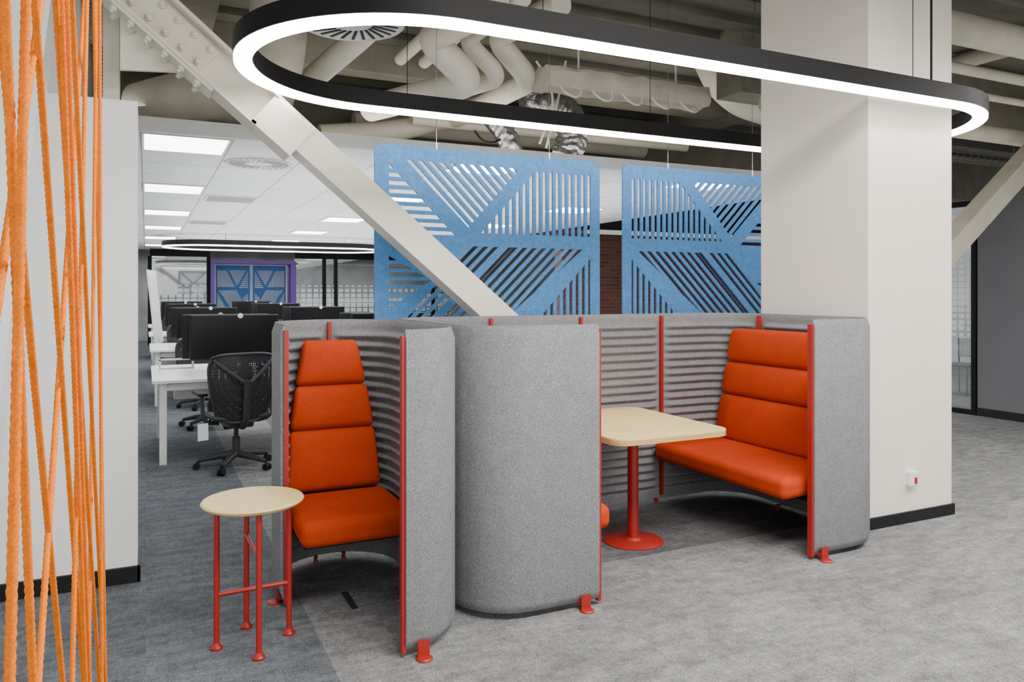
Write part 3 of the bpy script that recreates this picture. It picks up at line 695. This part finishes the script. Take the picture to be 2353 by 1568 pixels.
m = MB(); m.tube(fillet([(0,-.05,.38),(0,-.30,.40),(0,-.335,.60),(0,-.36,.80)], .1), .030, 10)
for s in (-1,1): m.tube(fillet([(0,-.35,.76),(s*.10,-.345,.84),(s*.25,-.245,.97)], .08), .020, 8); 
m.build('back_spine', M['dgrey'], ch)
for s in (-1,1):
    a = MB().tube(fillet([(s*.16,-.06,.41),(s*.29,-.06,.43),(s*.30,-.05,.66)], .06), .017, 8).build('armrest', M['dgrey'], ch)
    MB().soft((.085,.26,.03), .014, Matrix.Translation((s*.30,.02,.672))).build('arm_pad', M['blackpl'], a)
first = {'d':1,'m':1,'c':1}
def put(key, proto, loc, rz, lab):
    o = proto if first[key] else copy_tree(proto); first[key] = 0
    o.location = loc; o.rotation_euler = (0,0,rz); o['label'] = lab; return o
ROW = ['nearest','second','third','farthest']
for r in range(4):
    y = 7.45+3.9*r
    for s in range(2):
        sd = ('left','right')[s]; x = .05+1.6*s
        put('d', dk, (x,y,0), 0, '%s desk of the %s bench row, white top on white legs' % (sd, ROW[r]))
        put('m', mo, (x+.76,y+.70,.76), 0, 'black monitor facing the booth on the %s desk of the %s bench row' % (sd, ROW[r]))
        put('m', mo, (x+.70,y+.98,.76), PI, 'black monitor turned away on the %s desk of the %s bench row' % (sd, ROW[r]))
        put('c', ch, (x+(.74 if s else .67),y-.30+(.02 if s else 0),0), .16-.2*s, 'mesh task chair on the near side of the %s desk, %s bench row' % (sd, ROW[r]))
        put('c', ch, (x+.62,y+2.02,0), PI+.5-.4*s, 'mesh task chair on the far side of the %s desk, %s bench row' % (sd, ROW[r]))
o = MB().obox((.43,6.86,.38), (1,.4,0), (0,.3,1), (-.3,1,0), (.09,.14,.004)).build('paper_tag', M['paper']); tag(o, 'pale blue printed tag hanging from the nearest task chair', 'tag')
o = MB().box((.12,8.55,.76),(.45,8.60,.775)).box((.12,8.55,.775),(.14,8.60,.86)).box((.43,8.55,.775),(.45,8.60,.86)).box((.12,8.55,.85),(.45,8.60,.865)).build('desk_bracket', M['wplastic']); tag(o, 'white bracket standing on the end of the nearest left desk', 'bracket')
t = thing('whiteboard', (.22,13.8,0), 'tall white board leaning beside the far desks at left', 'whiteboard')
MB().obox((.14,13.8,1.30), (.10,1,0), (-.10,0,1), (1,-.10,.1), (1.2,1.2,.03)).build('board', M['wplastic'], t)
for xx, yy in ((.12,13.4),(.20,14.2)): MB().tube([(xx,yy,0),(xx,yy,.75)], .015).build('stand', M['vent'], t)
# visitor chair behind the right glass
vx, vy = 11.15, 7.5
t = thing('visitor_chair', (vx,vy,0), 'thin-legged visitor chair behind the frosted glass at right', 'chair')
MB().soft((.45,.45,.03), .012, Matrix.Translation((vx,vy,.45))).build('seat', M['dgrey'], t)
MB().soft((.03,.45,.3), .012, Matrix.Translation((vx+.22,vy,.70))).build('backrest', M['vent'], t)
for sx in (-.2,.22):
    for sy in (-.2,.2): MB().tube([(vx+sx,vy+sy,0),(vx+sx*.95,vy+sy,.84 if sx > 0 else .45)], .012, 8).build('leg', M['dgrey'], t)
# ------------------------------------------------------------------ light
def area_light(name, loc, rot, sx, sy, power, col):
    l = bpy.data.lights.new(name, 'AREA'); l.shape = 'RECTANGLE'; l.size = sx; l.size_y = sy; l.energy = power; l.color = col
    o = bpy.data.objects.new(name, l); COL.objects.link(o); o.location = loc; o.rotation_euler = rot; return o
area_light('ceiling_lamp', (2.6,1.2,3.6), (0,0,0), 4, 1.0, 340, (1,.97,.93))  # added soft fill above the foreground, not a real fixture
area_light('ceiling_lamp', (6.8,2.0,3.3), (0,0,0), 2.0, 2.0, 190, (1,.97,.93))  # added fill for the right side, stands for no fixture
area_light('window_daylight', (-3.6,1.0,1.8), (0,-PI/2,0), 2.4, 4, 85, (.86,.93,1))
area_light('window_daylight', (1.5,-3.6,2.2), (PI/2,0,0), 8, 2.4, 260, (1,.98,.94))  # added frontal fill behind the camera to brighten front faces, no known window
area_light('plenum_lamp', (2.6,7.0,3.0), (PI,0,0), 6, .8, 40, (1,.96,.88))  # added upward fill to lift the exposed ceiling, no lamp hangs here
area_light('corridor_uplight', (8,4.5,2.9), (PI,0,0), 4, 4, 30, (1,.96,.88))  # invented upward fill brightening the services right of the column
area_light('office_lamp', (3.4,14.5,2.66), (0,0,0), 6.5, 15, 480, (.96,.98,1))  # added downward fill boosting the ceiling panels' light over the desks
area_light('office_uplight', (3.4,14.0,1.75), (PI,0,0), 6, 15, 440, (.97,.98,1))  # added upward fill to whiten the ceiling tiles, no such luminaire
area_light('far_room_lamp', (4,25.0,2.7), (0,0,0), 9, 1.5, 170, (.97,.98,1))  # extra fill added to brighten the space behind the far glass
area_light('far_room_lamp', (11.2,7.6,2.6), (0,0,0), 2.5, 2.5, 70, (.97,.98,1))
w = bpy.data.worlds.new('world'); S.world = w; w.use_nodes = True
bg = w.node_tree.nodes['Background']; bg.inputs[0].default_value = (.96,.98,1,1); bg.inputs[1].default_value = .48
